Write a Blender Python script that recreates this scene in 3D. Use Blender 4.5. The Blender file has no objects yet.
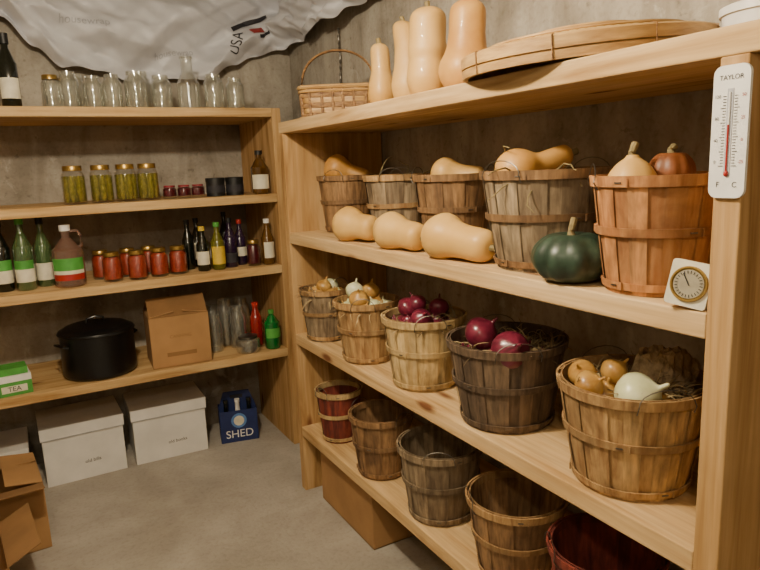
import bpy, math, random
from mathutils import Matrix, Vector
random.seed(7)
PI=math.pi
S=bpy.context.scene
H=1.474   # eye height

# ------------------------------------------------------------------ materials
def lin(h):
    if isinstance(h,str):
        h=h.lstrip('#'); c=[int(h[i:i+2],16)/255 for i in (0,2,4)]
    else: c=list(h)
    return tuple((x/12.92 if x<=0.04045 else ((x+0.055)/1.055)**2.4) for x in c)+(1,)
def base(name):
    m=bpy.data.materials.new(name); m.use_nodes=True
    n=m.node_tree.nodes; l=m.node_tree.links
    return m,n,l,n['Principled BSDF']
def coords(n,l,scale,rand=True):
    tc=n.new('ShaderNodeTexCoord'); mp=n.new('ShaderNodeMapping')
    mp.inputs['Scale'].default_value=scale
    l.new(tc.outputs['Object'],mp.inputs['Vector'])
    if rand:
        oi=n.new('ShaderNodeObjectInfo'); mu=n.new('ShaderNodeMath'); mu.operation='MULTIPLY'; mu.inputs[1].default_value=37.0
        l.new(oi.outputs['Random'],mu.inputs[0]); l.new(mu.outputs[0],mp.inputs['Location'])
    return mp
def noise(n,l,mp,scale,detail=4,dist=0,rough=.55):
    t=n.new('ShaderNodeTexNoise'); t.inputs['Scale'].default_value=scale; t.inputs['Detail'].default_value=detail
    t.inputs['Distortion'].default_value=dist; t.inputs['Roughness'].default_value=rough
    l.new(mp.outputs[0],t.inputs['Vector']); return t
def ramp(n,l,fac,stops):
    r=n.new('ShaderNodeValToRGB'); e=r.color_ramp.elements
    while len(e)<len(stops): e.new(.5)
    for i,(p,c) in enumerate(stops): e[i].position=p; e[i].color=c
    l.new(fac,r.inputs[0]); return r
def mixc(n,l,a,b,fac,mode='MIX'):
    m=n.new('ShaderNodeMix'); m.data_type='RGBA'; m.blend_type=mode
    if isinstance(fac,(int,float)): m.inputs[0].default_value=fac
    else: l.new(fac,m.inputs[0])
    for s,i in ((a,6),(b,7)):
        if isinstance(s,tuple): m.inputs[i].default_value=s
        else: l.new(s,m.inputs[i])
    return m.outputs[2]
def bumpn(n,l,b,h,strength,dist=.01):
    bp=n.new('ShaderNodeBump'); bp.inputs['Strength'].default_value=strength; bp.inputs['Distance'].default_value=dist
    l.new(h,bp.inputs['Height']); l.new(bp.outputs[0],b.inputs['Normal'])
def simple(name,col,rough=.5,metal=0,var=.15,scale=20,bump=0,stretch=(1,1,1),coat=0,col2=None):
    m,n,l,b=base(name); c=lin(col)
    b.inputs['Roughness'].default_value=rough; b.inputs['Metallic'].default_value=metal
    b.inputs['Coat Weight'].default_value=coat
    mp=coords(n,l,stretch); t=noise(n,l,mp,scale)
    d=lin(col2) if col2 else tuple(x*(1-var*2.2) for x in c[:3])+(1,)
    h=c if col2 else tuple(min(1,x*(1+var*.8)) for x in c[:3])+(1,)
    r=ramp(n,l,t.outputs[0],[(.3,d),(.68,h)])
    l.new(r.outputs[0],b.inputs['Base Color'])
    if bump: bumpn(n,l,b,t.outputs[0],bump)
    return m
def wood(name,light,mid,dark,axis,fine=1.0):
    m,n,l,b=base(name); b.inputs['Roughness'].default_value=.75; b.inputs['Specular IOR Level'].default_value=.3
    sc=[14,14,14]; sc[axis]=1.1
    mp=coords(n,l,tuple(sc)); t=noise(n,l,mp,1.0,6,1.6)
    r=ramp(n,l,t.outputs[0],[(.28,lin(dark)),(.48,lin(mid)),(.72,lin(light))])
    sc2=[90,90,90]; sc2[axis]=3
    mp2=coords(n,l,tuple(sc2)); t2=noise(n,l,mp2,1.0,3,0)
    r2=ramp(n,l,t2.outputs[0],[(.3,(.72,.68,.62,1)),(.65,(1,1,1,1))])
    c=mixc(n,l,r.outputs[0],r2.outputs[0],.7*fine,'MULTIPLY')
    sc4=[3,3,3]; sc4[axis]=1.2
    mp4=coords(n,l,tuple(sc4)); t4=noise(n,l,mp4,1.0,4,.5)
    r4=ramp(n,l,t4.outputs[0],[(.35,(.76,.73,.69,1)),(.6,(1,1,1,1))])
    c=mixc(n,l,c,r4.outputs[0],.7,'MULTIPLY')
    sc3=[7,7,7]; sc3[axis]=2.2
    mp3=coords(n,l,tuple(sc3)); v=n.new('ShaderNodeTexVoronoi'); v.inputs['Scale'].default_value=1.0
    l.new(mp3.outputs[0],v.inputs['Vector'])
    rk=ramp(n,l,v.outputs['Distance'],[(.06,(1,1,1,1)),(.14,(0,0,0,1))])
    c=mixc(n,l,c,lin('#74492a'),rk.outputs[0])
    l.new(c,b.inputs['Base Color']); bumpn(n,l,b,t2.outputs[0],.12,.004)
    return m
def concrete(name,c1,c2,c3,sc,streak,rough=.85):
    m,n,l,b=base(name); b.inputs['Roughness'].default_value=rough
    mp=coords(n,l,(1,1,1),False)
    a=noise(n,l,mp,sc,8,.6,.62); r=ramp(n,l,a.outputs[0],[(.3,lin(c2)),(.5,lin(c1)),(.72,lin(c3))])
    mp2=coords(n,l,(4.5,4.5,1.1) if streak else (2,2,2),False); s=noise(n,l,mp2,2.2,6,.8)
    r2=ramp(n,l,s.outputs[0],[(.36,(.64,.61,.57,1)),(.6,(1,1,1,1))])
    c=mixc(n,l,r.outputs[0],r2.outputs[0],.75 if streak else .4,'MULTIPLY')
    f=noise(n,l,mp,60,4); r3=ramp(n,l,f.outputs[0],[(.3,(.76,.74,.71,1)),(.5,(1,1,1,1))])
    c=mixc(n,l,c,r3.outputs[0],.6,'MULTIPLY')
    if streak:   # lime streaks and pits of poured concrete
        g=noise(n,l,mp,7,8,1.5,.7); r5=ramp(n,l,g.outputs[0],[(.58,(0,0,0,1)),(.72,(.5,.5,.5,1))]); c=mixc(n,l,c,lin('#cfcabf'),r5.outputs[0])
        g2=noise(n,l,mp,24,5,.5,.6); r6=ramp(n,l,g2.outputs[0],[(.28,(.5,.47,.43,1)),(.38,(1,1,1,1))]); c=mixc(n,l,c,r6.outputs[0],.7,'MULTIPLY')
    l.new(c,b.inputs['Base Color']); bumpn(n,l,b,f.outputs[0],.3,.008)
    return m
def glass(name,tint,dens=.25,body=.0,gl0=.06):
    m,n,l,b=base(name); out=n['Material Output']
    tr=n.new('ShaderNodeBsdfTransparent'); tr.inputs[0].default_value=lin(tint)
    gl=n.new('ShaderNodeBsdfGlossy'); gl.inputs['Roughness'].default_value=.08; gl.inputs[0].default_value=(.97,.97,.95,1)
    lw=n.new('ShaderNodeLayerWeight'); lw.inputs[0].default_value=dens
    mp=coords(n,l,(1,1,1)); t=noise(n,l,mp,30,2)
    ad=n.new('ShaderNodeMath'); ad.operation='MULTIPLY_ADD'; ad.inputs[1].default_value=gl0*2; l.new(t.outputs[0],ad.inputs[0]); l.new(lw.outputs['Facing'],ad.inputs[2])
    b.inputs['Base Color'].default_value=lin(tint); b.inputs['Roughness'].default_value=.15
    m2=n.new('ShaderNodeMixShader'); m2.inputs[0].default_value=body; l.new(tr.outputs[0],m2.inputs[1]); l.new(b.outputs[0],m2.inputs[2])
    mx=n.new('ShaderNodeMixShader'); l.new(ad.outputs[0],mx.inputs[0]); l.new(m2.outputs[0],mx.inputs[1]); l.new(gl.outputs[0],mx.inputs[2])
    l.new(mx.outputs[0],out.inputs[0]); return m
def veneer(name,light,dark,rough=.75):
    m,n,l,b=base(name); b.inputs['Roughness'].default_value=rough
    mp=coords(n,l,(70,70,5)); t=noise(n,l,mp,1,4,.3)
    r=ramp(n,l,t.outputs[0],[(.3,lin(dark)),(.7,lin(light))])
    mp2=coords(n,l,(14,14,9)); t2=noise(n,l,mp2,1,5,.6); r2=ramp(n,l,t2.outputs[0],[(.32,(.36,.32,.29,1)),(.58,(1,1,1,1))])
    c=mixc(n,l,r.outputs[0],r2.outputs[0],.7,'MULTIPLY')
    l.new(c,b.inputs['Base Color']); bumpn(n,l,b,t.outputs[0],.35,.002); return m

PINEX=wood('pine_x','#d9ba88','#c9a570','#a67c45',0)
PINEY=wood('pine_y','#e0c294','#d1ae7b','#ad844e',1)
PINEZ=wood('pine_z','#d2af7e','#be9763','#976f3f',2)
WALL=concrete('concrete_wall','#a79f92','#827a6d','#bdb5a7',2.3,True)
FLOOR=concrete('concrete_floor','#aaa398','#948d82','#bcb6ab',1.6,False,.6)
CEIL=simple('ceiling_paint','#c4bcae',.9,scale=3)
WHITE=simple('white_plastic','#e9e7e2',.4,var=.05)
PAPER=simple('white_cardboard','#e2dfd9',.75,var=.06,scale=6)
CARD=simple('cardboard','#a57d4f',.85,var=.1,scale=5)
CARDD=simple('cardboard_inside','#86623a',.9,var=.12,scale=5)
BLACK=simple('black_enamel','#0d0e10',.3,var=.3,scale=200)
BLACKM=simple('black_plastic','#131313',.5,var=.2)
RED=simple('red_label','#a3231c',.5,var=.1)
GREENL=simple('green_label','#4d9a3f',.5,var=.1)
YELL=simple('yellow_label','#d3b23c',.5,var=.1)
CREAM=simple('cream_label','#ddd6bf',.6,var=.08)
BLUE=simple('blue_carton','#1d2c60',.6,var=.1)
BLUEL=simple('light_blue_print','#5d86c0',.6,var=.1)
INK=simple('dark_ink','#26242a',.7,var=.05)
INKG=simple('grey_ink','#acacb2',.7,var=.05)
STEEL=simple('galvanised_wire','#77736c',.45,1,var=.1)
LIDM=simple('jar_lid_metal','#b3924e',.35,.85,var=.08)
LIDR=simple('jam_lid_red','#8a2530',.4,var=.1)
GLASS=glass('clear_glass','#f6f7f3',.3,.06,.08)
GLASSF=glass('filled_jar_glass','#fbfbf8',.16,0,.02)
GLASSG=glass('green_glass','#7fa66c',.2,.25)
GLASSD=simple('dark_bottle_glass','#12160f',.1,var=.1,coat=.6)
GLASSA=simple('amber_oil_bottle','#5a3c14',.12,var=.2,scale=9,coat=.7)
OLIVE=simple('olive_oil','#63601c',.15,var=.15,coat=.6)
REDG=simple('red_bottle','#8e1a14',.2,var=.15,coat=.5)
SODA=simple('green_soda_bottle','#0f6a2c',.15,var=.15,coat=.6)
PURP=simple('purple_bottle','#2a1a34',.2,var=.2,coat=.5)
SALSA=simple('salsa_sauce','#a03517',.4,scale=110,bump=.3,col2='#7a230e')
JAM=simple('berry_jam','#4d0d1a',.3,var=.2)
PICK=simple('pickle_skin','#b8ac52',.4,scale=60,bump=.4,col2='#7a7a2c')
BRINE=glass('pickle_brine','#dcd795',.1,.07,.01)
VIN=glass('pale_vinegar','#d0aa98',.12,.2)
BNUT=simple('butternut_skin','#d8af6a',.5,scale=7,coat=.12,col2='#c89a50')
BNUT2=simple('butternut_skin_deep','#d1a058',.5,scale=9,coat=.12,col2='#b6803a')
KAB=simple('orange_squash_skin','#8a5026',.5,scale=14,bump=.2,col2='#603418')
ACORN=simple('green_squash_skin','#34493a',.42,scale=26,stretch=(1,1,.5),coat=.15,col2='#18271d')
STEM=simple('dry_stem','#8b7a50',.85,var=.2,scale=40,bump=.4)
STRAW=simple('dry_leaves','#a89268',.9,var=.25,scale=30)
STRAWD=simple('dry_leaves_dark','#75603f',.9,var=.25,scale=30)
ONR=simple('red_onion_skin','#77263c',.28,scale=5,stretch=(6,6,.8),coat=.3,col2='#4c1224')
ONY=simple('yellow_onion_skin','#c29a56',.35,scale=5,stretch=(6,6,.8),coat=.3,col2='#9a6c30')
ONW=simple('white_onion_skin','#dedcb8',.35,scale=4,stretch=(6,6,.8),coat=.3,col2='#c3c795')
SHEET=simple('housewrap_sheet','#cdcdd2',.45,var=.07,scale=6,bump=.3)
WICK=simple('wicker_strip','#a17a4a',.6,scale=40,stretch=(1,1,3),col2='#5e3d20',bump=.3)
BAMB=simple('bamboo_strip','#c9aa72',.55,scale=30,col2='#a4844f',bump=.2)
BAMBR=simple('bamboo_rim','#c6a066',.5,scale=12,stretch=(1,1,6),col2='#9c7544',bump=.2)

# ------------------------------------------------------------------ mesh builder
class MB:
    def __init__(s): s.v=[];s.f=[];s.mi=[];s.mats=[]
    def add(s,vs,fs,mat,M=None):
        if mat not in s.mats: s.mats.append(mat)
        k=s.mats.index(mat); o=len(s.v)
        for p in vs:
            p=Vector(p); s.v.append(tuple(M@p) if M else tuple(p))
        for f in fs: s.f.append(tuple(i+o for i in f)); s.mi.append(k)
    def box(s,c,d,mat,M=None):
        x,y,z=c; a,b,e=[q/2 for q in d]
        vs=[(x+i*a,y+j*b,z+k*e) for i in(-1,1) for j in(-1,1) for k in(-1,1)]
        s.add(vs,[(0,1,3,2),(4,6,7,5),(0,4,5,1),(2,3,7,6),(0,2,6,4),(1,5,7,3)],mat,M)
    def lathe(s,prof,mat,M=None,seg=24,rf=None):
        vs=[];fs=[];n=len(prof)
        for i,(r,z) in enumerate(prof):
            for j in range(seg):
                a=2*PI*j/seg; k=rf(a,i/(n-1)) if rf else 1
                vs.append((r*k*math.cos(a),r*k*math.sin(a),z))
        for i in range(n-1):
            for j in range(seg):
                j2=(j+1)%seg; fs.append((i*seg+j,i*seg+j2,(i+1)*seg+j2,(i+1)*seg+j))
        s.add(vs,fs,mat,M)
    def arc(s,r,z0,z1,a0,a1,mat,n=16):
        vs=[(r*math.cos(a0+(a1-a0)*i/n),r*math.sin(a0+(a1-a0)*i/n),z) for i in range(n+1) for z in(z0,z1)]
        s.add(vs,[(2*i,2*i+2,2*i+3,2*i+1) for i in range(n)],mat)
    def tube(s,pts,r,mat,M=None,seg=6,closed=False):
        pts=[Vector(p) for p in pts]; n=len(pts); vs=[];fs=[]
        up=Vector((0,0,1))
        for i,p in enumerate(pts):
            a=pts[(i-1)%n] if (closed or i>0) else p; b=pts[(i+1)%n] if (closed or i<n-1) else p
            t=(b-a).normalized() if (b-a).length>1e-9 else up
            u=t.cross(up)
            if u.length<.1: u=t.cross(Vector((1,0,0)))
            u.normalize(); w=t.cross(u)
            rr=r[i] if isinstance(r,(list,tuple)) else r
            for j in range(seg):
                q=2*PI*j/seg; vs.append(p+u*math.cos(q)*rr+w*math.sin(q)*rr)
        m=n if closed else n-1
        for i in range(m):
            for j in range(seg):
                i2=(i+1)%n; j2=(j+1)%seg
                fs.append((i*seg+j,i*seg+j2,i2*seg+j2,i2*seg+j))
        if not closed: fs.append(tuple(range(seg))[::-1]); fs.append(tuple(range((n-1)*seg,n*seg)))
        s.add(vs,fs,mat,M)
    def ell(s,c,r,mat,M=None,seg=16,n=10):
        T=Matrix.Translation(c)@Matrix.Diagonal((r[0],r[1],r[2],1))
        pr=[(max(1e-4,math.sin(PI*i/n)),-math.cos(PI*i/n)) for i in range(n+1)]
        s.lathe(pr,mat,(M@T) if M else T,seg)
    def text(s,txt,size,mat,M):
        cu=bpy.data.curves.new('t','FONT'); cu.body=txt; cu.size=size; cu.align_x='CENTER'; cu.align_y='CENTER'
        ob=bpy.data.objects.new('t',cu); S.collection.objects.link(ob); bpy.context.view_layer.update()
        me=bpy.data.meshes.new_from_object(ob.evaluated_get(bpy.context.evaluated_depsgraph_get()))
        s.add([v.co.copy() for v in me.vertices],[tuple(p.vertices) for p in me.polygons],mat,M)
        bpy.data.objects.remove(ob); bpy.data.curves.remove(cu); bpy.data.meshes.remove(me)
    def obj(s,name,loc=(0,0,0),rz=0,parent=None,bevel=0,smooth=True,rot=None):
        me=bpy.data.meshes.new(name); me.from_pydata(s.v,[],s.f)
        for m in s.mats: me.materials.append(m)
        me.polygons.foreach_set('material_index',s.mi)
        if smooth:
            me.polygons.foreach_set('use_smooth',[True]*len(me.polygons)); me.set_sharp_from_angle(angle=math.radians(38))
        me.update(); o=bpy.data.objects.new(name,me); o.location=loc; o.rotation_euler=rot if rot else (0,0,rz)
        S.collection.objects.link(o)
        if parent: o.parent=parent
        if bevel:
            b=o.modifiers.new('bevel','BEVEL'); b.width=bevel; b.segments=2; b.limit_method='ANGLE'
        return o
def empty(name,loc=(0,0,0)):
    e=bpy.data.objects.new(name,None); e.location=loc; e.empty_display_size=.1; S.collection.objects.link(e); return e
def boxobj(name,lo,hi,mat,parent=None,bevel=0):
    c=[(a+b)/2 for a,b in zip(lo,hi)]; m=MB(); m.box((0,0,0),[b-a for a,b in zip(lo,hi)],mat)
    o=m.obj(name,c,bevel=bevel,smooth=False)
    if parent: o.parent=parent
    return o
def smoothprof(pts,n=30):
    out=[];m=len(pts)-1
    for i in range(n+1):
        t=i/n*m; k=min(int(t),m-1); f=t-k
        p=[pts[max(0,k-1)],pts[k],pts[k+1],pts[min(m,k+2)]]
        q=[]
        for d in (0,1):
            a,b,c,e=[w[d] for w in p]
            q.append(.5*(2*b+(c-a)*f+(2*a-5*b+4*c-e)*f*f+(3*b-a-3*c+e)*f**3))
        out.append((max(1e-4,q[0]),q[1]))
    return out
def aim(p,d,roll=0):
    d=Vector(d).normalized(); q=d.to_track_quat('Z','Y').to_matrix().to_4x4()
    return Matrix.Translation(p)@q@Matrix.Rotation(roll,4,'Z')

# ------------------------------------------------------------------ room
XR,YB,XL,YN,ZC=1.48,3.65,-1.5,-1.3,2.42
boxobj('floor',(XL-.1,YN-.1,-.1),(XR+.1,YB+.1,0),FLOOR)
boxobj('ceiling',(XL-.1,YN-.1,ZC),(XR+.1,YB+.1,ZC+.1),CEIL)
def wallobj(name,lo,hi):
    m=MB(); c=[(a+b)/2 for a,b in zip(lo,hi)]; m.box(c,[b-a for a,b in zip(lo,hi)],WALL); m.obj(name,smooth=False)
wallobj('wall_back',(XL-.1,YB,0),(XR+.1,YB+.1,ZC))
wallobj('wall_right',(XR,YN,0),(XR+.1,YB,ZC))
wallobj('wall_left',(XL-.1,YN,0),(XL,YB,ZC))
wallobj('wall_near',(XL-.1,YN-.1,0),(XR+.1,YN,ZC))

# ------------------------------------------------------------------ shelving
TH=.046
Z1,Z2,Z3,Z4=1.667,1.203,.7535,.317
rs=empty('wooden_storage_shelves')
boxobj('shelf_board_top',(1.0,.30,Z1-TH),(XR-.005,2.64,Z1),PINEY,rs,.003)
for i,z in enumerate((Z2,Z3,Z4)):
    boxobj('shelf_board_%d'%(i+2),(1.0,.66,z-TH),(XR-.005,2.595,z),PINEY,rs,.003)
boxobj('upright_near',(1.0,.612,0),(XR-.005,.66,Z1-TH),PINEZ,rs,.003)
boxobj('upright_far',(1.0,2.595,0),(XR-.005,2.64,Z1-TH),PINEZ,rs,.003)
B1,B2,B3,B4=H+.298,H-.12,H-.484,H-.93
bs=empty('wooden_wall_shelves')
for i,z in enumerate((B1,B2,B3,B4)):
    boxobj('shelf_board_%d'%(i+1),(-1.35,3.1,z-.042),(1.145,YB-.005,z),PINEX,bs,.003)
boxobj('upright_right',(1.145,3.1,0),(1.19,YB-.005,B1),PINEZ,bs,.003)
boxobj('upright_left',(-1.395,3.1,0),(-1.35,YB-.005,B1),PINEZ,bs,.003)

# ------------------------------------------------------------------ bushel baskets
def veneers(n,l,d):
    c=[int(l[i:i+2],16)/255 for i in(1,3,5)]
    return [veneer(n+'_a',l,d),veneer(n+'_b',tuple(x*.86 for x in c),d),veneer(n+'_c',tuple(min(1,x*1.07) for x in c),tuple(x*.7 for x in c))]
VTAN=veneers('basket_tan','#c8a36d','#886239')
VORG=veneers('basket_orange','#d0955c','#9f6636')
VGRY=veneers('basket_grey','#a38e70','#5f4d39')
VDRK=veneers('basket_dark','#7d6750','#3f3024')
VLGT=veneers('basket_light','#dfc38c','#ae8e59')
VRED=veneers('basket_red','#94402f','#55221a')
VBRN=veneers('basket_brown','#a88156','#62462a')
def basket(x,y,z,rt,h,V,hoopV=None,ns=26,rz=0,ratio=.76,hd=0,name='bushel_basket'):
    m=MB(); rb=rt*ratio; hv=hoopV or V
    rad=lambda t:(rb+(rt-rb)*(t**.85))-.004
    for i in range(ns):
        a0=2*PI*i/ns; hw=PI/ns*1.08; off=.0016*(1 if i%2 else -1); top=1-random.uniform(0,.014); mt=random.choice(V)
        for side,th in((1,0),(-1,-.003)):
            vs=[];fs=[];L=7
            for k in range(L+1):
                t=k/L*top; r=rad(t)+off+th
                for q in(-1,-.35,.35,1):
                    a=a0+hw*q; vs.append((r*math.cos(a),r*math.sin(a),t*h))
            for k in range(L):
                for q in range(3):
                    f=(k*4+q,k*4+q+1,(k+1)*4+q+1,(k+1)*4+q); fs.append(f if side>0 else f[::-1])
            m.add(vs,fs,mt)
        r=rad(top)+off; p=lambda rr,q:(rr*math.cos(a0+hw*q),rr*math.sin(a0+hw*q),top*h)
        m.add([p(r,-1),p(r,1),p(r-.003,1),p(r-.003,-1)],[(0,1,2,3)],mt)
    def hoop(t0,w,mt,inner=False,th=.005):
        t1=t0+w/h; a,b=(rad(t0),rad(t1)); ph=random.random()*6
        if inner: pr=[(a-.004,t0*h),(b-.004,t1*h),(b-.004-th,t1*h),(a-.004-th,t0*h),(a-.004,t0*h)]
        else: pr=[(a+.0025,t0*h),(a+.0025+th,t0*h),(b+.0025+th,t1*h),(b+.0025,t1*h),(a+.0025,t0*h)]
        w2=lambda an,q:1+.004*math.sin(3*an+t0*9)
        tl=Matrix.Identity(4) if inner or t0>.7 or t0<.1 else Matrix.Translation((0,0,t0*h))@Matrix.Rotation(random.uniform(-.03,.03),4,'X')@Matrix.Translation((0,0,-t0*h))
        m.lathe(pr,mt,tl,seg=48,rf=w2 if not inner else None)
    wd=h*.09
    hoop(1-wd/h,wd,hv[0]); hoop(1-wd/h,wd,hv[1],True,.003)
    hoop(.50,wd*.8,hv[1],th=.0045); hoop(.04,wd*.7,hv[0],th=.0035)
    for t in(.5,1-wd/h,.04):
        for a in(.8,2.9,4.7):
            r=rad(t)+.0085; M=Matrix.Rotation(a+t*3,4,'Z')
            m.box((r,0,t*h+wd*.4),(.002,.014,.003),STEEL,M)
            m.box((r-.001,.02,t*h+wd*.4),(.003,.003,wd*.75),hv[1],M)
    m.lathe([(1e-4,.006),(rb-.003,.006),(rb-.003,0),(1e-4,0)],V[1],seg=32)
    for sgn in(0,PI):
        M=Matrix.Rotation(sgn+hd,4,'Z'); r=rt+.006; w=rt*.36
        pts=[(r-.004,-w,h-wd*1.3)]
        for k in range(11):
            a=PI*k/10; pts.append((r+.004-.012*math.sin(a),-w*math.cos(a),h-.012+.036*math.sin(a)))
        pts.append((r-.004,w,h-wd*1.3))
        pts=[(math.sqrt(max(0,(r)**2-q[1]**2)) - (r-q[0]),q[1],q[2]) for q in pts]
        m.tube(pts,.0013,STEEL,M,5)
    return m.obj(name,(x,y,z),rz)
e=.001
BK={}
for k,a in {'a1':(1.215,2.46,Z2,.118,.235,VBRN),'a2':(1.22,2.045,Z2,.122,.235,VGRY),'a3':(1.22,1.69,Z2,.128,.235,VBRN),
    'a4':(1.172,1.218,Z2,.170,.245,VGRY),'a5':(1.114,.853,Z2,.127,.232,VORG),
    'b1':(1.09,2.45,Z3,.110,.22,VGRY),'b2':(1.09,2.080,Z3,.122,.23,VTAN),'b3':(1.114,1.725,Z3,.138,.235,VLGT),
    'b4':(1.137,1.340,Z3,.165,.238,VDRK),'b5':(1.14,.918,Z3,.162,.238,VTAN),
    'c1':(1.10,2.39,Z4,.1,.225,VRED),'c2':(1.10,2.02,Z4,.122,.24,VBRN),'c3':(1.12,1.655,Z4,.142,.25,VGRY),
    'c4':(1.125,1.285,Z4,.140,.232,VBRN),'c5':(1.15,.985,Z4,.14,.225,VRED)}.items():
    BK[k]=a; big=a[3]>.15
    hv={'a5':VORG,'a4':VBRN,'b3':VLGT,'b1':VTAN,'b5':VTAN,'c4':VTAN,'c1':VLGT,'a2':VTAN}.get(k)
    basket(a[0],a[1],a[2]+e,a[3],a[4],a[5],hv,28 if big else 22,random.random()*3 if k!='a4' else 0,hd=random.uniform(-.4,.4))

# ------------------------------------------------------------------ squash
def butternut(L,R,rn,p,d,mat=BNUT,bend=.0,roll=0,m=None,name='butternut_squash'):
    own=m is None; m=m or MB()
    pts=[(0,.004),(.45*R,0),(.8*R,.07*L),(R,.2*L),(.97*R,.32*L),(.8*R,.43*L) if rn<.7*R else (.88*R,.43*L),(rn*1.06,.54*L),(rn,.66*L),(rn,.8*L),(rn*.93,.92*L),(rn*.6,.985*L),(rn*.2,L),(0,L*.995)]
    pr=smoothprof(pts,40)
    M=aim((0,0,0) if own else p,d,roll)
    k=MB(); k.lathe(pr,mat,None,28,lambda a,t:1+.018*math.sin(5*a+1)+.02*math.sin(2*a+R*90))
    k.tube([(0,0,L-.006),(.002,0,L+.006),(.004,0,L+.018)],[.012,.008,.009],STEM,None,7)
    vs=[(x+bend*max(0,z/L-.3)**2*L,y,z) for x,y,z in k.v]
    for mt in k.mats:
        i=k.mats.index(mt); m.add(vs,[f for f,q in zip(k.f,k.mi) if q==i],mt,M)
    if own: return m.obj(name,p)
ZT=Z1+e
butternut(.218,.047,.033,(1.15,2.01,ZT),(.02,0,1),bend=.1)
butternut(.275,.054,.043,(1.17,1.88,ZT),(.12,.02,1),bend=.3)
butternut(.270,.067,.058,(1.15,1.72,ZT),(0,0,1),bend=-.06)
butternut(.250,.077,.052,(1.15,1.53,ZT),(.05,-.03,1),bend=.1,mat=BNUT2)
butternut(.19,.064,.045,(1.04,2.165,Z2+.066),(.25,-1,-.09),mat=BNUT)
butternut(.21,.061,.044,(1.045,1.86,Z2+.063),(.12,-1,-.09))
butternut(.245,.066,.046,(1.050,1.57,Z2+.068),(.06,-1,-.1),bend=.1)
def squash_pile(k,n,mats,zf=.62):
    x,y,z,r,h,_=BK[k]; m=MB()
    for i in range(n):
        a=2*PI*i/n+.4; rr=r*.38
        m.ell((rr*math.cos(a),rr*math.sin(a),h*zf-.05+.01*(i%2)),(r*.42,r*.4,.05),random.choice(mats))
    m.ell((0,0,h*zf-.1),(r*.68,r*.68,.06),mats[0])
    return m.obj('squash_pile',(x,y,z))
for k in('a1','a2','a3','a4','a5'): squash_pile(k,4,[BNUT2,BNUT,KAB],.66)
def top(k,dx,dy,dz): x,y,z,r,h,_=BK[k]; return (x+dx,y+dy,z+h+dz)
butternut(.19,.060,.036,top('a1',-.060,.055,.042),(.74,-.60,-.32),bend=.1,mat=BNUT2)
butternut(.17,.055,.036,top('a3',-.045,.05,.0),(.6,-.8,-.1))
butternut(.20,.056,.028,top('a4',-.120,.050,-.018),(.80,-.42,.26),bend=.25,mat=BNUT2)
def ribbed(name,R,h,p,mat,ribs,depth,stemL=.03,tilt=0,pr=None):
    m=MB(); pr=pr or smoothprof([(0,.012),(.35*R,.002),(.75*R,.1*h),(R,.42*h),(.93*R,.72*h),(.6*R,.95*h),(.28*R,.97*h),(.1*R,.9*h),(0,.9*h)],24)
    m.lathe(pr,mat,None,64,lambda a,t:1-depth*(.5+.5*math.cos(a*ribs))**2)
    m.tube([(0,0,h*.88),(0,.002,h+.005),(.012,.004,h+stemL)],[.011,.007,.008],STEM,None,8)
    return m.obj(name,p,rot=(tilt,0,0))
ribbed('green_squash',.088,.108,(1.052,1.020,Z2+e),ACORN,10,.06,.03)
R=.052;h=.105
ribbed('pale_squash',R,h,top('a5',-.040,.030,-.066),BNUT,6,.02,.022,pr=smoothprof([(0,.01),(.4*R,0),(.85*R,.12*h),(R,.36*h),(.9*R,.62*h),(.6*R,.83*h),(.3*R,.94*h),(.2*R,h),(0,h)],24))
ribbed('orange_squash',.046,.080,top('a5',.045,.005,-.038),KAB,9,.06,.010)
def vine(k,n,seed,sc=1,mat=STEM):
    x,y,z,r,h,_=BK[k]; rnd=random.Random(seed); m=MB()
    for i in range(n):
        a=rnd.uniform(0,6.28); p=Vector((math.cos(a)*r*.5,math.sin(a)*r*.5,h-.03)); pts=[p]; d=Vector((rnd.uniform(-1,1),rnd.uniform(-1,1),rnd.uniform(.3,1)))
        for j in range(6):
            d=(d+Vector((rnd.uniform(-.7,.7),rnd.uniform(-.7,.7),rnd.uniform(-.6,.3)))).normalized(); p=p+d*.02*sc; pts.append(p)
        m.tube(pts,[.003,.0025,.002,.002,.0017,.0014,.001],mat,None,5)
    return m.obj('dried_vine',(x,y,z))
vine('a1',6,3);vine('a2',8,5,1.1);vine('a4',12,9,1.3)

# ------------------------------------------------------------------ onions
def onion_prof(R): return smoothprof([(0,0),(.3*R,.02*R),(.75*R,.3*R),(R,.85*R),(.82*R,1.35*R),(.35*R,1.68*R),(.12*R,1.85*R),(.09*R,2.15*R),(.03*R,2.25*R)],20)
def onion(name,R,p,mat,tilt=(0,0,0)):
    m=MB(); m.lathe(onion_prof(R),mat,None,24,lambda a,t:1+.01*math.sin(4*a))
    m.tube([(.2*R*math.cos(a),.2*R*math.sin(a),-.0) for a in (0,2,4)],.0015,STRAW,None,4)
    return m.obj(name,p,rot=tilt)
def onion_pile(k,mats,R,zf,name):
    x,y,z,r,h,_=BK[k]; m=MB(); rnd=random.Random(ord(k[1])+5)
    for ring,n,dz in((.0,1,.012),(.36,5,.008),(.8,11,-.006)):
        for i in range(n):
            a=2*PI*i/max(1,n)+ring*3; rr=min(r*ring,r*.90-R)
            M=Matrix.Translation((rr*math.cos(a),rr*math.sin(a),h*zf-R*1.1+dz+rnd.uniform(0,.010)))@Matrix.Rotation(rnd.uniform(-.6,.6),4,'X')@Matrix.Rotation(rnd.uniform(-.6,.6),4,'Y')@Matrix.Translation((0,0,-R*.85))
            m.lathe(onion_prof(R*rnd.uniform(.85,1)),rnd.choice(mats),M,16)
    m.lathe([(1e-4,h*zf-R*1.5),(r*.78,h*zf-R*1.5)],STRAWD,None,24)
    m.obj(name,(x,y,z))
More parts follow.
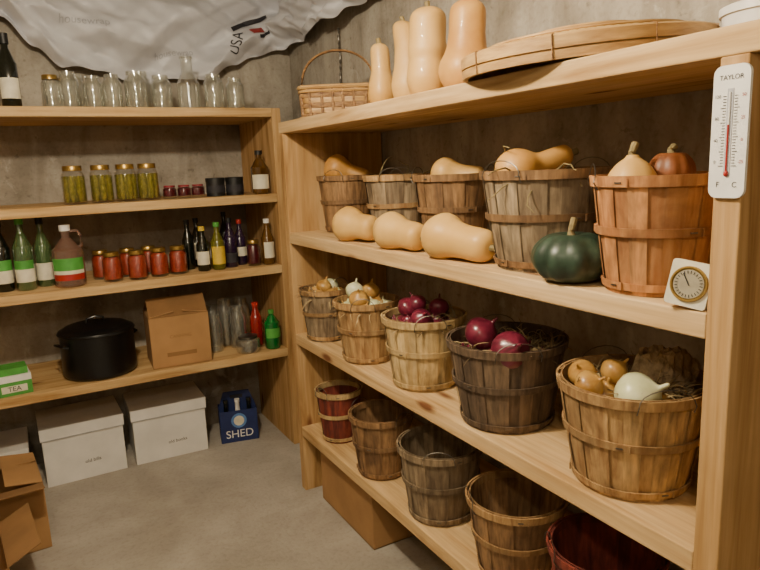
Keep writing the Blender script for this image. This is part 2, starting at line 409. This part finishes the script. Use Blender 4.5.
def skins(k,n,seed,mats=(STRAW,STRAWD),lo=.1,ang=None):
    x,y,z,r,h,_=BK[k]; rnd=random.Random(seed); m=MB()
    for i in range(n):
        a=rnd.uniform(0,6.28) if ang is None else rnd.uniform(*ang); rr=rnd.uniform(lo,.82)*r; p=Vector((rr*math.cos(a),rr*math.sin(a),h-.035)); d=Vector((math.cos(a)*.4+rnd.uniform(-.6,.6),math.sin(a)*.4+rnd.uniform(-.6,.6),rnd.uniform(.4,1.1))).normalized()
        vs=[];w=rnd.uniform(.002,.008); sd=d.cross(Vector((0,0,1))).normalized()
        for j in range(7):
            t=j/6; ww=w*(1-t*.8); vs+= [p-sd*ww,p+Vector((0,0,ww*.5)),p+sd*ww]
            d=(d+Vector((rnd.uniform(-.4,.4),rnd.uniform(-.4,.4),-.3))).normalized(); p=p+d*rnd.uniform(.008,.016)
        fs=[]
        for j in range(6):
            for q in(0,1): fs.append((j*3+q,j*3+q+1,j*3+q+4,j*3+q+3))
        m.add(vs,fs,rnd.choice(mats))
    m.obj('dried_onion_tops',(x,y,z))
onion_pile('b1',[ONY,ONW],.029,.99,'onion_pile');onion_pile('b2',[ONY,ONW],.031,1.02,'onion_pile');onion_pile('b3',[ONR],.034,.98,'onion_pile')
onion_pile('b4',[ONR],.041,.90,'onion_pile');onion_pile('b5',[ONY],.036,.90,'onion_pile')
for k,n,s in(('b1',60,1),('b2',70,2),('b3',70,3),('b4',80,4),('b5',70,5)): skins(k,n,s)
skins('b5',170,15,(STRAW,STRAWD),.2,(-1.3,1.6)); skins('b4',130,16,(STRAWD,STRAW),.2,(-1.2,1.6)); skins('b3',80,17,(STRAW,),.2,(-1,1.4)); skins('b1',30,18,(STRAW,)); 
onion('yellow_onion',.034,top('b1',-.02,-.01,-.02),ONY,(.2,.3,0)); onion('yellow_onion',.032,top('b1',.03,.03,-.015),ONW,(.8,.2,0))
onion('yellow_onion',.037,top('b2',-.04,-.02,-.015),ONY,(.5,-.3,0)); onion('yellow_onion',.035,top('b2',.025,.02,-.005),ONY,(-.3,.4,0));onion('white_onion',.036,top('b2',-.03,.045,-.0),ONW,(-.3,.4,0))
onion('red_onion',.036,top('b3',-.045,.055,-.005),ONR,(.5,.4,0));onion('red_onion',.034,top('b3',-.045,-.04,-.015),ONR,(.9,-.2,0));onion('red_onion',.035,top('b3',.045,-.02,-.01),ONR,(-.4,.4,0));onion('red_onion',.033,top('b3',.0,.01,.008),ONR,(-.4,-.4,0))
onion('red_onion',.049,top('b4',-.075,.06,-.020),ONR,(.6,.5,0)); onion('red_onion',.053,top('b4',-.055,-.058,-.028),ONR,(1.0,-.5,0))
onion('yellow_onion',.034,top('b5',-.10,.06,-.03),ONY,(.9,.3,0));onion('yellow_onion',.032,top('b5',-.05,.09,-.02),ONY,(.3,-.8,0))
onion('yellow_onion',.032,top('b5',-.035,.045,-.015),ONY,(.3,.8,0)); onion('white_onion',.053,top('b5',-.064,-.020,-.045),ONW,(.9,.5,0))
m=MB(); vs=[];N=17
for i in range(N):
    for j in range(N):
        u=i/(N-1)-.5; v=j/(N-1)-.5; vs.append((u*.12,v*.13,.018*math.sin(5*u+2*v)+.016*math.cos(7*v)+.010*math.sin(23*u*v+9*u)+.016*abs(math.sin(11*u+9*v))+.01*abs(math.sin(17*v-8*u))))
m.add(vs,[(i*N+j,(i+1)*N+j,(i+1)*N+j+1,i*N+j+1) for i in range(N-1) for j in range(N-1)],simple('crumpled_brown_paper','#b09a78',.9,scale=50,col2='#7f6b4e'))
m.obj('crumpled_paper',top('b5',.055,-.035,-.002),rot=(.3,-.5,.4),smooth=False)

# ------------------------------------------------------------------ woven picnic basket
def rrect(a,hx,hy,p=5): c,s=math.cos(a),math.sin(a); k=(abs(c)**p+abs(s)**p)**(-1/p); return hx*k*c,hy*k*s
m=MB(); hb=.118; rows=6; seg=160
for i in range(rows):
    z0=hb*i/rows; z1=hb*(i+.93)/rows; vs=[];fs=[]
    for j in range(seg):
        a=2*PI*j/seg; w=1+.020*math.sin(a*12+PI*i)
        fl=.94+.06*i/rows; x,y=rrect(a,.155*w*fl,.105*w*fl)
        zm=(z0+z1)/2
        vs+=[(x,y,z0),(x*1.012,y*1.012,zm),(x,y,z1),(x*.96,y*.96,z1),(x*.96,y*.96,z0)]
    for j in range(seg):
        for q in range(5):
            j2=(j+1)%seg; fs.append((j*5+q,j2*5+q,j2*5+(q+1)%5,j*5+(q+1)%5))
    m.add(vs,fs,BAMBR if i%2 else WICK)
for j in range(24):
    x,y=rrect(2*PI*(j+.5)/24,.155,.105); m.tube([(x*.95,y*.95,0),(x,y,hb)],.006,WICK,None,5)
for zz,rr in((hb,.008),(hb-.016,.005),(.003,.004)):
    m.tube([(*rrect(2*PI*j/60,.158,.108),zz) for j in range(60)],rr,BAMBR,None,6,True)
m.add([(*rrect(2*PI*j/40,.14,.094),.004) for j in range(40)],[tuple(range(40))],WICK)
for sg in(-.008,.008):
    m.tube([(.150*math.cos(PI*k/24),sg,hb-.02+.17*math.sin(PI*k/24)**.7) for k in range(25)],.004,WICK,None,6)
m.obj('wicker_picnic_basket',(1.195,2.44,ZT),-.5)

# ------------------------------------------------------------------ large round bamboo tray (turned over: hoop rim below, shallow woven dome above)
m=MB(); R=.284; vs=[];fs=[];N=90
dome=lambda q:.040+.046*(1-q*q)**.7 if q<1 else .040
for i in range(N+1):
    for j in range(N+1):
        x=(i/N-.5)*2*R; y=(j/N-.5)*2*R; q=min(1,math.hypot(x,y)/(R-.012)); vs.append((x,y,dome(q)+.0007*(1 if (i//2+j//2)%2 else -1)))
for i in range(N):
    for j in range(N):
        cx=((i+.5)/N-.5)*2*R; cy=((j+.5)/N-.5)*2*R
        if cx*cx+cy*cy<(R-.006)**2: fs.append((i*(N+1)+j,(i+1)*(N+1)+j,(i+1)*(N+1)+j+1,i*(N+1)+j+1))
m.add(vs,fs,BAMB)
m.lathe([(R-.006,0),(R,0),(R,.042),(R-.006,.042),(R-.006,0)],BAMB,None,80)
m.lathe([(R,.0),(R+.007,.0),(R+.008,.018),(R,.018)],BAMBR,None,80)
m.lathe([(R,.022),(R+.008,.022),(R+.008,.046),(R+.002,.050),(R-.014,.050),(R-.016,.042)],BAMBR,None,80)
for q in(.42,.80): m.tube([(R*q*math.cos(2*PI*k/60),R*q*math.sin(2*PI*k/60),dome(q*R/(R-.012))+.002) for k in range(60)],.004,BAMBR,None,6,True)
for k in range(9):
    M=Matrix.Rotation(2*PI*k/9+.2,4,'Z'); m.tube([(R+.010,0,.0),(R+.010,0,.048),(R-.008,0,.052)],.0016,WICK,M,5)
m.obj('round_bamboo_tray',(1.232,1.165,ZT+.018),rot=(0,-.06,0))
m=MB(); m.lathe([(1e-4,0),(.085,0),(.095,.075),(.1,.075),(.1,.09),(.09,.094),(1e-4,.094)],WHITE,None,40); m.obj('white_lidded_tub',(1.365,.79,ZT))
m=MB(); m.box((0,0,.035),(.2,.14,.07),BLACKM); m.box((0,0,.078),(.17,.12,.015),STEEL); m.lathe([(1e-4,0),(.03,0),(.03,.012),(1e-4,.012)],WHITE,aim((-.1,0,.035),(-1,0,0)),24)
m.obj('kitchen_scale',(1.22,.58,ZT),bevel=.004)
m=MB(); m.tube([(0,0,0),(-.05,0,.0),(-.06,0,-.03),(-.045,0,-.06),(-.02,0,-.05)],.006,BLACKM,None,8); m.box((0,0,0),(.01,.03,.07),BLACKM); m.obj('wall_hook',(XR-.006,1.0,1.91))
m=MB(); m.tube([(0,.004*math.sin(i),-.03*i) for i in range(14)],.004,STEEL,None,6)
for i in range(13): m.ell((0,.004*math.sin(i),-.03*i-.01),(.007,.004,.012),STEEL,None,8,6)
m.obj('hanging_chain',(XR-.02,2.95,2.14))

# ------------------------------------------------------------------ wall thermometer
m=MB(); hw,hh=.030,.103
def plate(hx,hz,r,n=6):
    o=[]
    for cx,cz,a0 in((hx-r,hz-r,0),(-hx+r,hz-r,PI/2),(-hx+r,-hz+r,PI),(hx-r,-hz+r,1.5*PI)):
        for k in range(n+1):
            a=a0+PI/2*k/n; o.append((cx+r*math.cos(a),cz+r*math.sin(a)))
    return o
def extr(m,ol,y0,y1,mat,M=None):
    n=len(ol); vs=[(x,y0,z) for x,z in ol]+[(x,y1,z) for x,z in ol]
    m.add(vs,[tuple(range(n)),tuple(range(2*n-1,n-1,-1))]+[(i,i+n,(i+1)%n+n,(i+1)%n) for i in range(n)],mat,M)
extr(m,plate(hw,hh,.014),-.006,0,WHITE)
m.box((0,-.0065,0),(.010,.001,.135),INKG)
m.tube([(0,-.008,-.06),(0,-.008,.062)],.0016,WHITE,None,8); m.tube([(0,-.0083,-.06),(0,-.0083,.012)],.0016,RED,None,8); m.ell((0,-.008,-.064),(.004,.003,.005),RED)
for s in(-1,1):
    for i in range(25):
        L=.008 if i%5==0 else .005; m.box((s*(.007+L/2),-.0065,-.052+i*.0045),(L,.001,.0008),INK)
T=lambda x,z:Matrix.Translation((x,-.0068,z))@Matrix.Rotation(PI/2,4,'X')
m.text('TAYLOR',.0105,INK,T(0,.084)); m.text('F',.012,INK,T(-.014,-.082)); m.text('C',.012,INK,T(.014,-.082))
for i,tx in enumerate(('120','80','40','0')): m.text(tx,.007,INK,T(-.021,.056-i*.034)); m.text(str(50-i*25),.007,RED,T(.022,.056-i*.034))
m.obj('wall_thermometer',(.9985,.634,1.503),-PI/2)
m=MB(); extr(m,plate(.035,.040,.006),-.011,.011,CREAM)
D=Matrix.Translation((0,-.011,0))@Matrix.Rotation(PI/2,4,'X')
m.lathe([(1e-4,.001),(.026,.001),(.028,.004),(.031,.004),(.032,0)],LIDM,D,32); m.lathe([(1e-4,.0022),(.0255,.0022)],simple('dial_face','#a59c86',.5),D,32)
for i in range(24):
    a=2*PI*i/24; m.box((0,.021,.003),(.001,.005,.001),INK,D@Matrix.Rotation(a,4,'Z'))
m.box((0,.009,.004),(.0015,.024,.001),INK,D@Matrix.Rotation(.6,4,'Z'))
m.obj('dial_hygrometer',(1.012,.700,Z2+.044),rot=(-.16,.14,-PI/2+.3))

# ------------------------------------------------------------------ jars & bottles
def jar(name,x,y,z,r,h,kind='empty',fill=None,lid=None,content=None):
    m=MB(); t=.003
    out=[(1e-4,0),(r*.9,0),(r,.008),(r,h*.72),(r*.93,h*.8),(r*.74,h*.87),(r*.72,h*.9),(r*.76,h*.91),(r*.76,h*.925),(r*.72,h*.935),(r*.72,h)]
    inn=[(r*.72-t,h),(r*.72-t,h*.87),(r-t-.001,h*.74),(r-t,.01),(1e-4,.008)]
    if fill: m.lathe(out,GLASSF,None,28)
    else: m.lathe(out+inn,GLASS,None,28)
    if fill=='pickle':
        for i in range(7):
            a=2*PI*i/6 if i<6 else 0; rr=(r-.018) if i<6 else 0
            m.ell((rr*math.cos(a),rr*math.sin(a),h*.40),(.0145,.0145,h*.36),PICK,None,10,8)
        m.lathe([(1e-4,.01),(r-.0035,.012),(r-.0035,h*.74),(1e-4,h*.76)],BRINE,None,20)
    elif fill: m.lathe([(1e-4,.01),(r-.0025,.012),(r-.0025,h*.72),(r*.66,h*.84),(1e-4,h*.84)],fill,None,24)
    if lid:
        m.lathe([(r*.79,h*.88),(r*.80,h*.88),(r*.80,h*1.0),(r*.77,h*1.012),(1e-4,h*1.012)],lid,None,32,lambda a,q:1+.012*math.sin(a*16))
        m.lathe([(r*.83,h*.88),(r*.83,h*.9),(r*.79,h*.91)],lid,None,28)
    return m.obj(name,(x,y,z+e),random.random()*6)
def bottle(name,x,y,z,r,h,mat,neck=.3,sh=.62,cap=BLACKM,label=None,lab=(.15,.5),capL=.09,handle=False):
    m=MB(); rn=r*neck
    pr=[(1e-4,.004),(r*.85,0),(r,.008)]+[(r,h*sh)]+[(r*(1-k)+rn*k,h*(sh+.2*math.sin(k*PI/2)*(.35+.65*k))) for k in(.15,.35,.6,.85,1)]+[(rn,h*.97),(rn*1.15,h*.975),(rn*1.15,h),(1e-4,h)]
    m.lathe(pr,mat,None,24)
    if cap: m.lathe([(rn*1.2,h*(1-capL)),(rn*1.25,h*(1-capL)),(rn*1.25,h*1.004),(1e-4,h*1.008)],cap,None,16)
    if label:
        ls=label if isinstance(label,list) else [(label,*lab)]
        c=-PI/2+random.uniform(-.35,.2)
        for lm,a,b in ls: m.arc(r+.0009,h*a,h*b,c-1.15,c+1.15,lm)
    if handle: m.tube([(rn*.9,0,h*.9),(r*.75,0,h*.9),(r*.95,0,h*.82),(r*.95,0,h*.68),(r*.8,0,h*.62)],.007,mat,None,8)
    return m.obj(name,(x,y,z+e),0)
bottle('wine_bottle',.03,3.2,B1,.038,.30,GLASSD,.38,.6,label=CREAM,lab=(.12,.4),cap=BLACKM,capL=.14)
for x,y,r,h in((.262,3.3,.046,.17),(.36,3.27,.042,.15),(.44,3.25,.042,.155),(.54,3.24,.050,.17),(.66,3.27,.050,.16),(.90,3.22,.048,.165),(1.005,3.22,.045,.15),(.60,3.45,.05,.2),(.31,3.47,.045,.18)):
    jar('glass_jar',x,y,B1,r,h)
bottle('glass_decanter',.79,3.27,B1,.055,.25,GLASS,.5,.5,cap=None)
jar('lidded_glass_jar',.19,3.3,B1,.04,.15,lid=LIDM)
for x in(.227,.342,.448,.545): jar('pickle_jar',x,3.2,B2,.050,.168,fill='pickle',lid=LIDM)
for x in(.640,.708,.775): jar('jam_jar',x,3.2,B2,.033,.062,fill=JAM,lid=LIDR)
def tin(name,x,y,z,r,h,mat,lid): 
    m=MB(); m.lathe([(1e-4,0),(r,0),(r,h*.8),(r*1.03,h*.8),(r*1.03,h),(r*.95,h*1.02),(1e-4,h*1.02)],mat,None,28); m.lathe([(r+.001,h*.2),(r+.001,h*.6)],lid,None,28); m.obj(name,(x,y,z+e))
tin('black_food_tin',.868,3.22,B2,.046,.088,BLACKM,INK); tin('black_food_tin',.965,3.22,B2,.044,.088,BLACKM,INK)
bottle('oil_bottle',1.085,3.17,B2,.044,.215,GLASSA,.35,.62,label=CREAM,lab=(.12,.45),cap=BLACKM)
bottle('wine_bottle',-.095,3.25,B3,.038,.31,GLASSD,.36,.62,label=[(CREAM,.12,.3),(GREENL,.3,.45)],cap=BLACKM)
bottle('wine_bottle',-.01,3.22,B3,.040,.32,GLASSG,.34,.6,label=[(CREAM,.12,.3),(GREENL,.3,.42)],cap=GREENL)
bottle('wine_bottle',.070,3.28,B3,.037,.31,GLASSG,.34,.6,label=[(CREAM,.1,.35)],cap=BLACKM)
bottle('wine_bottle',-.2,3.3,B3,.038,.3,GLASSG,.34,.6,label=CREAM,cap=GREENL)
bottle('vinegar_jug',.165,3.19,B3,.066,.275,VIN,.28,.6,label=[(RED,.12,.22),(CREAM,.22,.28),(GREENL,.28,.48)],cap=WHITE,handle=True)
for x,y in((.345,3.19),(.4535,3.17),(.556,3.19),(.648,3.2)):
    jar('salsa_jar',x,y,B3,.043,.135,fill=SALSA,lid=LIDM)
for x,y in((.31,3.31),(.43,3.30),(.53,3.31)): jar('salsa_jar',x,y,B3,.042,.135,fill=SALSA,lid=LIDM)
bottle('sauce_bottle',.725,3.3,B3,.029,.25,GLASSD,.4,.6,cap=BLACKM)
bottle('sauce_bottle',.770,3.19,B3,.032,.22,GLASSD,.4,.6,cap=YELL,label=[(CREAM,.15,.45)])
bottle('sauce_bottle',.79,3.38,B3,.03,.25,GLASSD,.35,.6,cap=BLACKM,label=[(CREAM,.15,.5)])
bottle('olive_oil_bottle',.845,3.19,B3,.034,.235,OLIVE,.38,.6,cap=GREENL,label=[(YELL,.12,.5)])
bottle('purple_juice_bottle',.918,3.22,B3,.034,.25,PURP,.35,.6,cap=BLACKM,label=[(INK,.1,.3)])
bottle('purple_juice_bottle',.985,3.27,B3,.031,.235,PURP,.35,.6,cap=RED,label=[(CREAM,.2,.4)])
bottle('sauce_bottle',.95,3.42,B3,.03,.27,GLASSD,.35,.6,cap=BLACKM)
jar('sauce_jar',1.025,3.18,B3,.036,.13,fill=JAM,lid=LIDM)
bottle('vinegar_bottle',1.10,3.17,B3,.032,.235,GLASSA,.4,.6,cap=WHITE,label=[(CREAM,.15,.5)])
m=MB(); m.box((0,0,.03),(.16,.12,.06),GREENL); m.box((0,0,.075),(.16,.12,.028),WHITE); m.box((.01,-.061,.03),(.1,.002,.03),CREAM); m.box((0,.0,.105),(.14,.1,.03),GREENL)
m.text('TEA',.03,INK,Matrix.Translation((0.01,-.063,.03))@Matrix.Rotation(PI/2,4,'X')); m.obj('tea_packet_stack',(-.13,3.19,B4+e),.1,bevel=.003)
m=MB(); R=.165;h=.205
m.lathe(smoothprof([(1e-4,.004),(R*.8,0),(R*.97,.01),(R,.03),(R,h*.5),(R,h)],20)+[(R+.006,h),(R+.008,h+.005),(R+.004,h+.01),(R-.003,h+.008)],BLACK,None,48)
m.lathe(smoothprof([(R+.004,h+.008),(R+.002,h+.014),(R*.93,h+.02),(R*.8,h+.032),(R*.45,h+.042),(1e-4,h+.046)],16),BLACK,None,48)
m.tube([(-.04,0,h+.042),(-.036,0,h+.062),(0,0,h+.07),(.036,0,h+.062),(.04,0,h+.042)],.006,BLACK,None,8)
for s in(0,PI):
    m.tube([(R-.002,-.045,h*.8),(R+.018,-.04,h*.83),(R+.022,0,h*.84),(R+.018,.04,h*.83),(R-.002,.045,h*.8)],.006,BLACK,Matrix.Rotation(s+.4,4,'Z'),8)
m.obj('enamel_canning_pot',(.25,3.27,B4+e))
def cardboard(name,x,y,z,w,d,h,rz=0,fl=(.6,2.2,1.9,1.7),mat=CARD,txt=None,flL=.5):
    m=MB(); t=.004
    m.box((0,0,t/2),(w,d,t),mat)
    for cx,cy,sx,sy in((0,-d/2+t/2,w,t),(0,d/2-t/2,w,t),(-w/2+t/2,0,t,d-2*t),(w/2-t/2,0,t,d-2*t)):
        m.box((cx,cy,h/2),(sx,sy,h),mat)
    L=d*flL*.95
    for i,(ang,wd,off) in enumerate(zip(fl,(w,d,w,d),(d/2,w/2,d/2,w/2))):
        M=Matrix.Rotation(i*PI/2,4,'Z')@Matrix.Translation((0,-off+.002,h+.001+.0035*(i%2)))@Matrix.Rotation(ang,4,'X')
        m.box((0,L/2,0),(wd-.006,L,.003),CARDD if ang>.3 else mat,M)
    if txt is None: m.box((0,-d/2-.0008,h*.5),(.05,.001,h*.98),simple('tape_'+name,'#b08a5c',.4))
    else: m.text(txt,.022,CARDD,Matrix.Translation((0,-d/2-.001,h*.6))@Matrix.Rotation(PI/2,4,'X')); m.box((0,-d/2-.001,h*.25),(w*.5,.001,.02),CARDD)
    return m.obj(name,(x,y,z+e),rz)
cardboard('cardboard_box',.618,3.255,B4,.280,.25,.25,-.06,(.75,.15,.5,.15),txt='CANNING')
for x,y,r,h in((.815,3.28,.042,.2),(.90,3.38,.055,.25),(.945,3.3,.05,.22),(.84,3.42,.04,.22),(1.0,3.42,.05,.24)): jar('glass_jar',x,y,B4,r,h)
jar('squat_glass_jar',.955,3.17,B4,.062,.085,lid=STEEL)
bottle('red_sauce_bottle',1.035,3.26,B4,.032,.235,REDG,.45,.66,cap=RED)
bottle('green_soda_bottle',1.085,3.155,B4,.042,.205,SODA,.3,.68,cap=GREENL,label=[(GREENL,.3,.55)])
def banker(x,y,z,w,d,h,rz,txt):
    m=MB(); m.box((0,0,h*.42),(w,d,h*.84),PAPER); m.box((0,0,h*.9),(w+.014,d+.014,h*.2),PAPER); m.box((0,-d/2-.0075,h*.805),(w+.012,.001,.003),INKG)
    m.text(txt,.024,INK,Matrix.Translation((.03,-d/2-.0015,h*.30))@Matrix.Rotation(PI/2,4,'X')@Matrix.Rotation(.03,4,'Z'))
    m.obj('white_file_box',(x,y,z+e),rz,bevel=.004)
banker(.135,3.475,0,.365,.31,.295,.02,'old bills'); banker(.555,3.475,0,.365,.31,.295,-.03,'old books'); banker(-.28,3.48,0,.34,.30,.22,.0,'misc')
m=MB(); w,d,h=.20,.14,.18
for cx,cy,sx,sy in((0,-d/2,w,.003),(0,d/2,w,.003),(-w/2,0,.003,d),(w/2,0,.003,d)): m.box((cx,cy,h/2),(sx,sy,h),BLUE)
m.box((0,0,.002),(w,d,.004),BLUE); extr(m,[(-w/2,h*.1),(w/2,h*.1),(w/2,h),(w/2*.7,h*1.5),(-w/2*.7,h*1.5),(-w/2,h)],-.002,.002,BLUE)
m.box((0,-.003,h*1.33),(.07,.001,.02),INK)
m.text('SHED',.062,WHITE,Matrix.Translation((0,-d/2-.003,h*.25))@Matrix.Rotation(PI/2,4,'X'))
m.lathe([(1e-4,0),(.042,0),(.042,.001)],BLUEL,Matrix.Translation((0,-d/2-.0025,h*.68))@Matrix.Rotation(PI/2,4,'X'),24)
m.lathe([(1e-4,0),(.028,0),(.028,.001)],CREAM,Matrix.Translation((0,-d/2-.004,h*.68))@Matrix.Rotation(PI/2,4,'X'),24)
m.text('SHED',.04,WHITE,Matrix.Translation((-w/2-.003,0,h*.4))@Matrix.Rotation(-PI/2,4,'Z')@Matrix.Rotation(PI/2,4,'X'))
for i in(-1,0,1):
    for j in(-1,1): m.lathe([(.027,.006),(.027,.12),(.013,.17),(.012,.215),(.014,.218),(.014,.235),(1e-4,.236)],GLASSD if i else WHITE,Matrix.Translation((i*.062,j*.034,0)),14)
m.obj('bottle_carrier_carton',(.925,3.38,e),-.2)
cardboard('cardboard_box',-.275,2.90,0,.42,.34,.28,.08,(2.9,.15,.12,2.7),flL=.4)
cardboard('cardboard_box',-.39,2.42,0,.40,.34,.22,.1,(2.95,2.7,.5,1.9),flL=.35)
cardboard('cardboard_box',1.22,2.25,0,.36,.48,.24,0,(.0,0,.0,0),flL=.45)

# ------------------------------------------------------------------ plastic house wrap sheet sagging at the top of the walls
low=[(-1.45,2.3),(-.3,2.28),(.03,2.2),(.16,2.08),(.27,2.01),(.56,1.95),(.91,1.95),(1.11,2.04),(1.40,2.14),(1.7,2.14),(2.3,2.16),(2.6,2.22),(3.1,2.35)]
def lowz(s):
    for (a,za),(b,zb) in zip(low,low[1:]):
        if s<=b: 
            t=(s-a)/(b-a); t=t*t*(3-2*t); return za+(zb-za)*t
    return low[-1][1]
tri=lambda x:abs((x/PI)%2-1)*2-1
def sheet(s,t):
    # s runs along the back wall (as X) and, past 1.40, along the right wall
    zb=lowz(s); z=ZC-.01-(ZC-.01-zb)*t
    off=.09+.09*math.sin(PI*t)*(.6+.4*math.sin(3.1*s+1))+.026*math.sin(7*s+7*t)+.024*tri(13*s-13*t+2*math.sin(5*s))+.014*tri(23*s+16*t+math.sin(9*s))+.026*tri(10*t+4*s+math.sin(6*s))+.004*tri(50*s-30*t)
    off=max(.02,off); z+=.012*math.sin(17*s)*t+.005*math.sin(43*s)*t
    R=.12; c=1.40-R
    if s<c: return Vector((s,YB-off,z))
    if s<c+R*PI/2:
        a=(s-c)/R; rr=R+.07-off; return Vector((c+rr*math.sin(a),YB-.07-R+rr*math.cos(a),z))
    y=YB-.07-R-(s-c-R*PI/2); return Vector((c+R+.07-off,y,z))
m=MB(); NS,NT=340,44; s0,s1=-1.45,3.1
vs=[sheet(s0+(s1-s0)*i/NS,j/NT) for i in range(NS+1) for j in range(NT+1)]
m.add(vs,[(i*(NT+1)+j,(i+1)*(NT+1)+j,(i+1)*(NT+1)+j+1,i*(NT+1)+j+1) for i in range(NS) for j in range(NT)],SHEET)
def on_sheet(txt,size,mat,s,zc,rot,poly=None):
    k=MB()
    if poly: 
        g=12; (x0,y0,x1,y1)=poly; k.add([(x0+(x1-x0)*i/g,y0+(y1-y0)*j/g,0) for i in range(g+1) for j in range(g+1)],[(i*(g+1)+j,(i+1)*(g+1)+j,(i+1)*(g+1)+j+1,i*(g+1)+j+1) for i in range(g) for j in range(g)],mat,Matrix.Rotation(rot,4,'Z'))
    else: k.text(txt,size,mat,Matrix.Rotation(rot,4,'Z'))
    out=[]
    for x,y,_ in k.v:
        ss=s+x; t=(ZC-.01-(zc+y))/(ZC-.01-lowz(ss)); p=sheet(ss,t)
        out.append(p+(Vector((0,-.006,0)) if ss<1.3 else Vector((-.005,-.005,0))))
    m.add(out,k.f,mat)
on_sheet('USA',.07,INK,1.13,2.150,1.2)
on_sheet('',0,INK,1.20,2.255,.35,poly=(-.08,-.012,.14,.014)); on_sheet('',0,RED,1.245,2.215,.35,poly=(-.035,-.016,.04,.014)); on_sheet('',0,INK,1.30,2.20,.35,poly=(-.05,-.008,.06,.008))
on_sheet('housewrap',.05,INKG,.38,2.20,-.10); on_sheet('housewrap',.045,INKG,.80,2.08,.1)
m.obj('housewrap_sheet')

# ------------------------------------------------------------------ lights
def bulb(x,y,en,name='ceiling_and_fill_light'):
    p=empty(name,(x,y,ZC))
    m=MB(); m.lathe([(1e-4,0),(.06,0),(.06,-.02),(.035,-.045),(.03,-.05),(1e-4,-.05)],WHITE,None,28); m.obj('lamp_holder',parent=p)
    em=bpy.data.materials.new('bulb_glow'); em.use_nodes=True; b=em.node_tree.nodes['Principled BSDF']; b.inputs['Emission Color'].default_value=(1,.85,.62,1); b.inputs['Emission Strength'].default_value=6
    m=MB(); m.ell((0,0,-.085),(.03,.03,.038),em); m.obj('light_bulb',parent=p)
    l=bpy.data.lights.new('lamp','POINT'); l.energy=en; l.color=(1,.86,.635); l.shadow_soft_size=.045
    o=bpy.data.objects.new('lamp',l); o.location=(0,0,-.18); S.collection.objects.link(o); o.parent=p
bulb(.10,1.25,112); bulb(-.40,-.4,30)  # second bulb, behind the camera, is an added fill light with invented fixture
w=bpy.data.worlds.new('w'); S.world=w; w.use_nodes=True; w.node_tree.nodes['Background'].inputs[0].default_value=(.05,.045,.04,1)

# ------------------------------------------------------------------ camera
r=Vector((.8705,-.4905,-.0394)); u=Vector((.1243,.1411,.9822)); f=Vector((.4762,.86,-.1841))
cam=bpy.data.cameras.new('camera'); co=bpy.data.objects.new('camera',cam); S.collection.objects.link(co)
cam.sensor_width=36; cam.lens=640/760*36; cam.clip_start=.02
M=Matrix((( r.x,u.x,-f.x,0),(r.y,u.y,-f.y,0),(r.z,u.z,-f.z,H),(0,0,0,1)))
co.matrix_world=M; S.camera=co
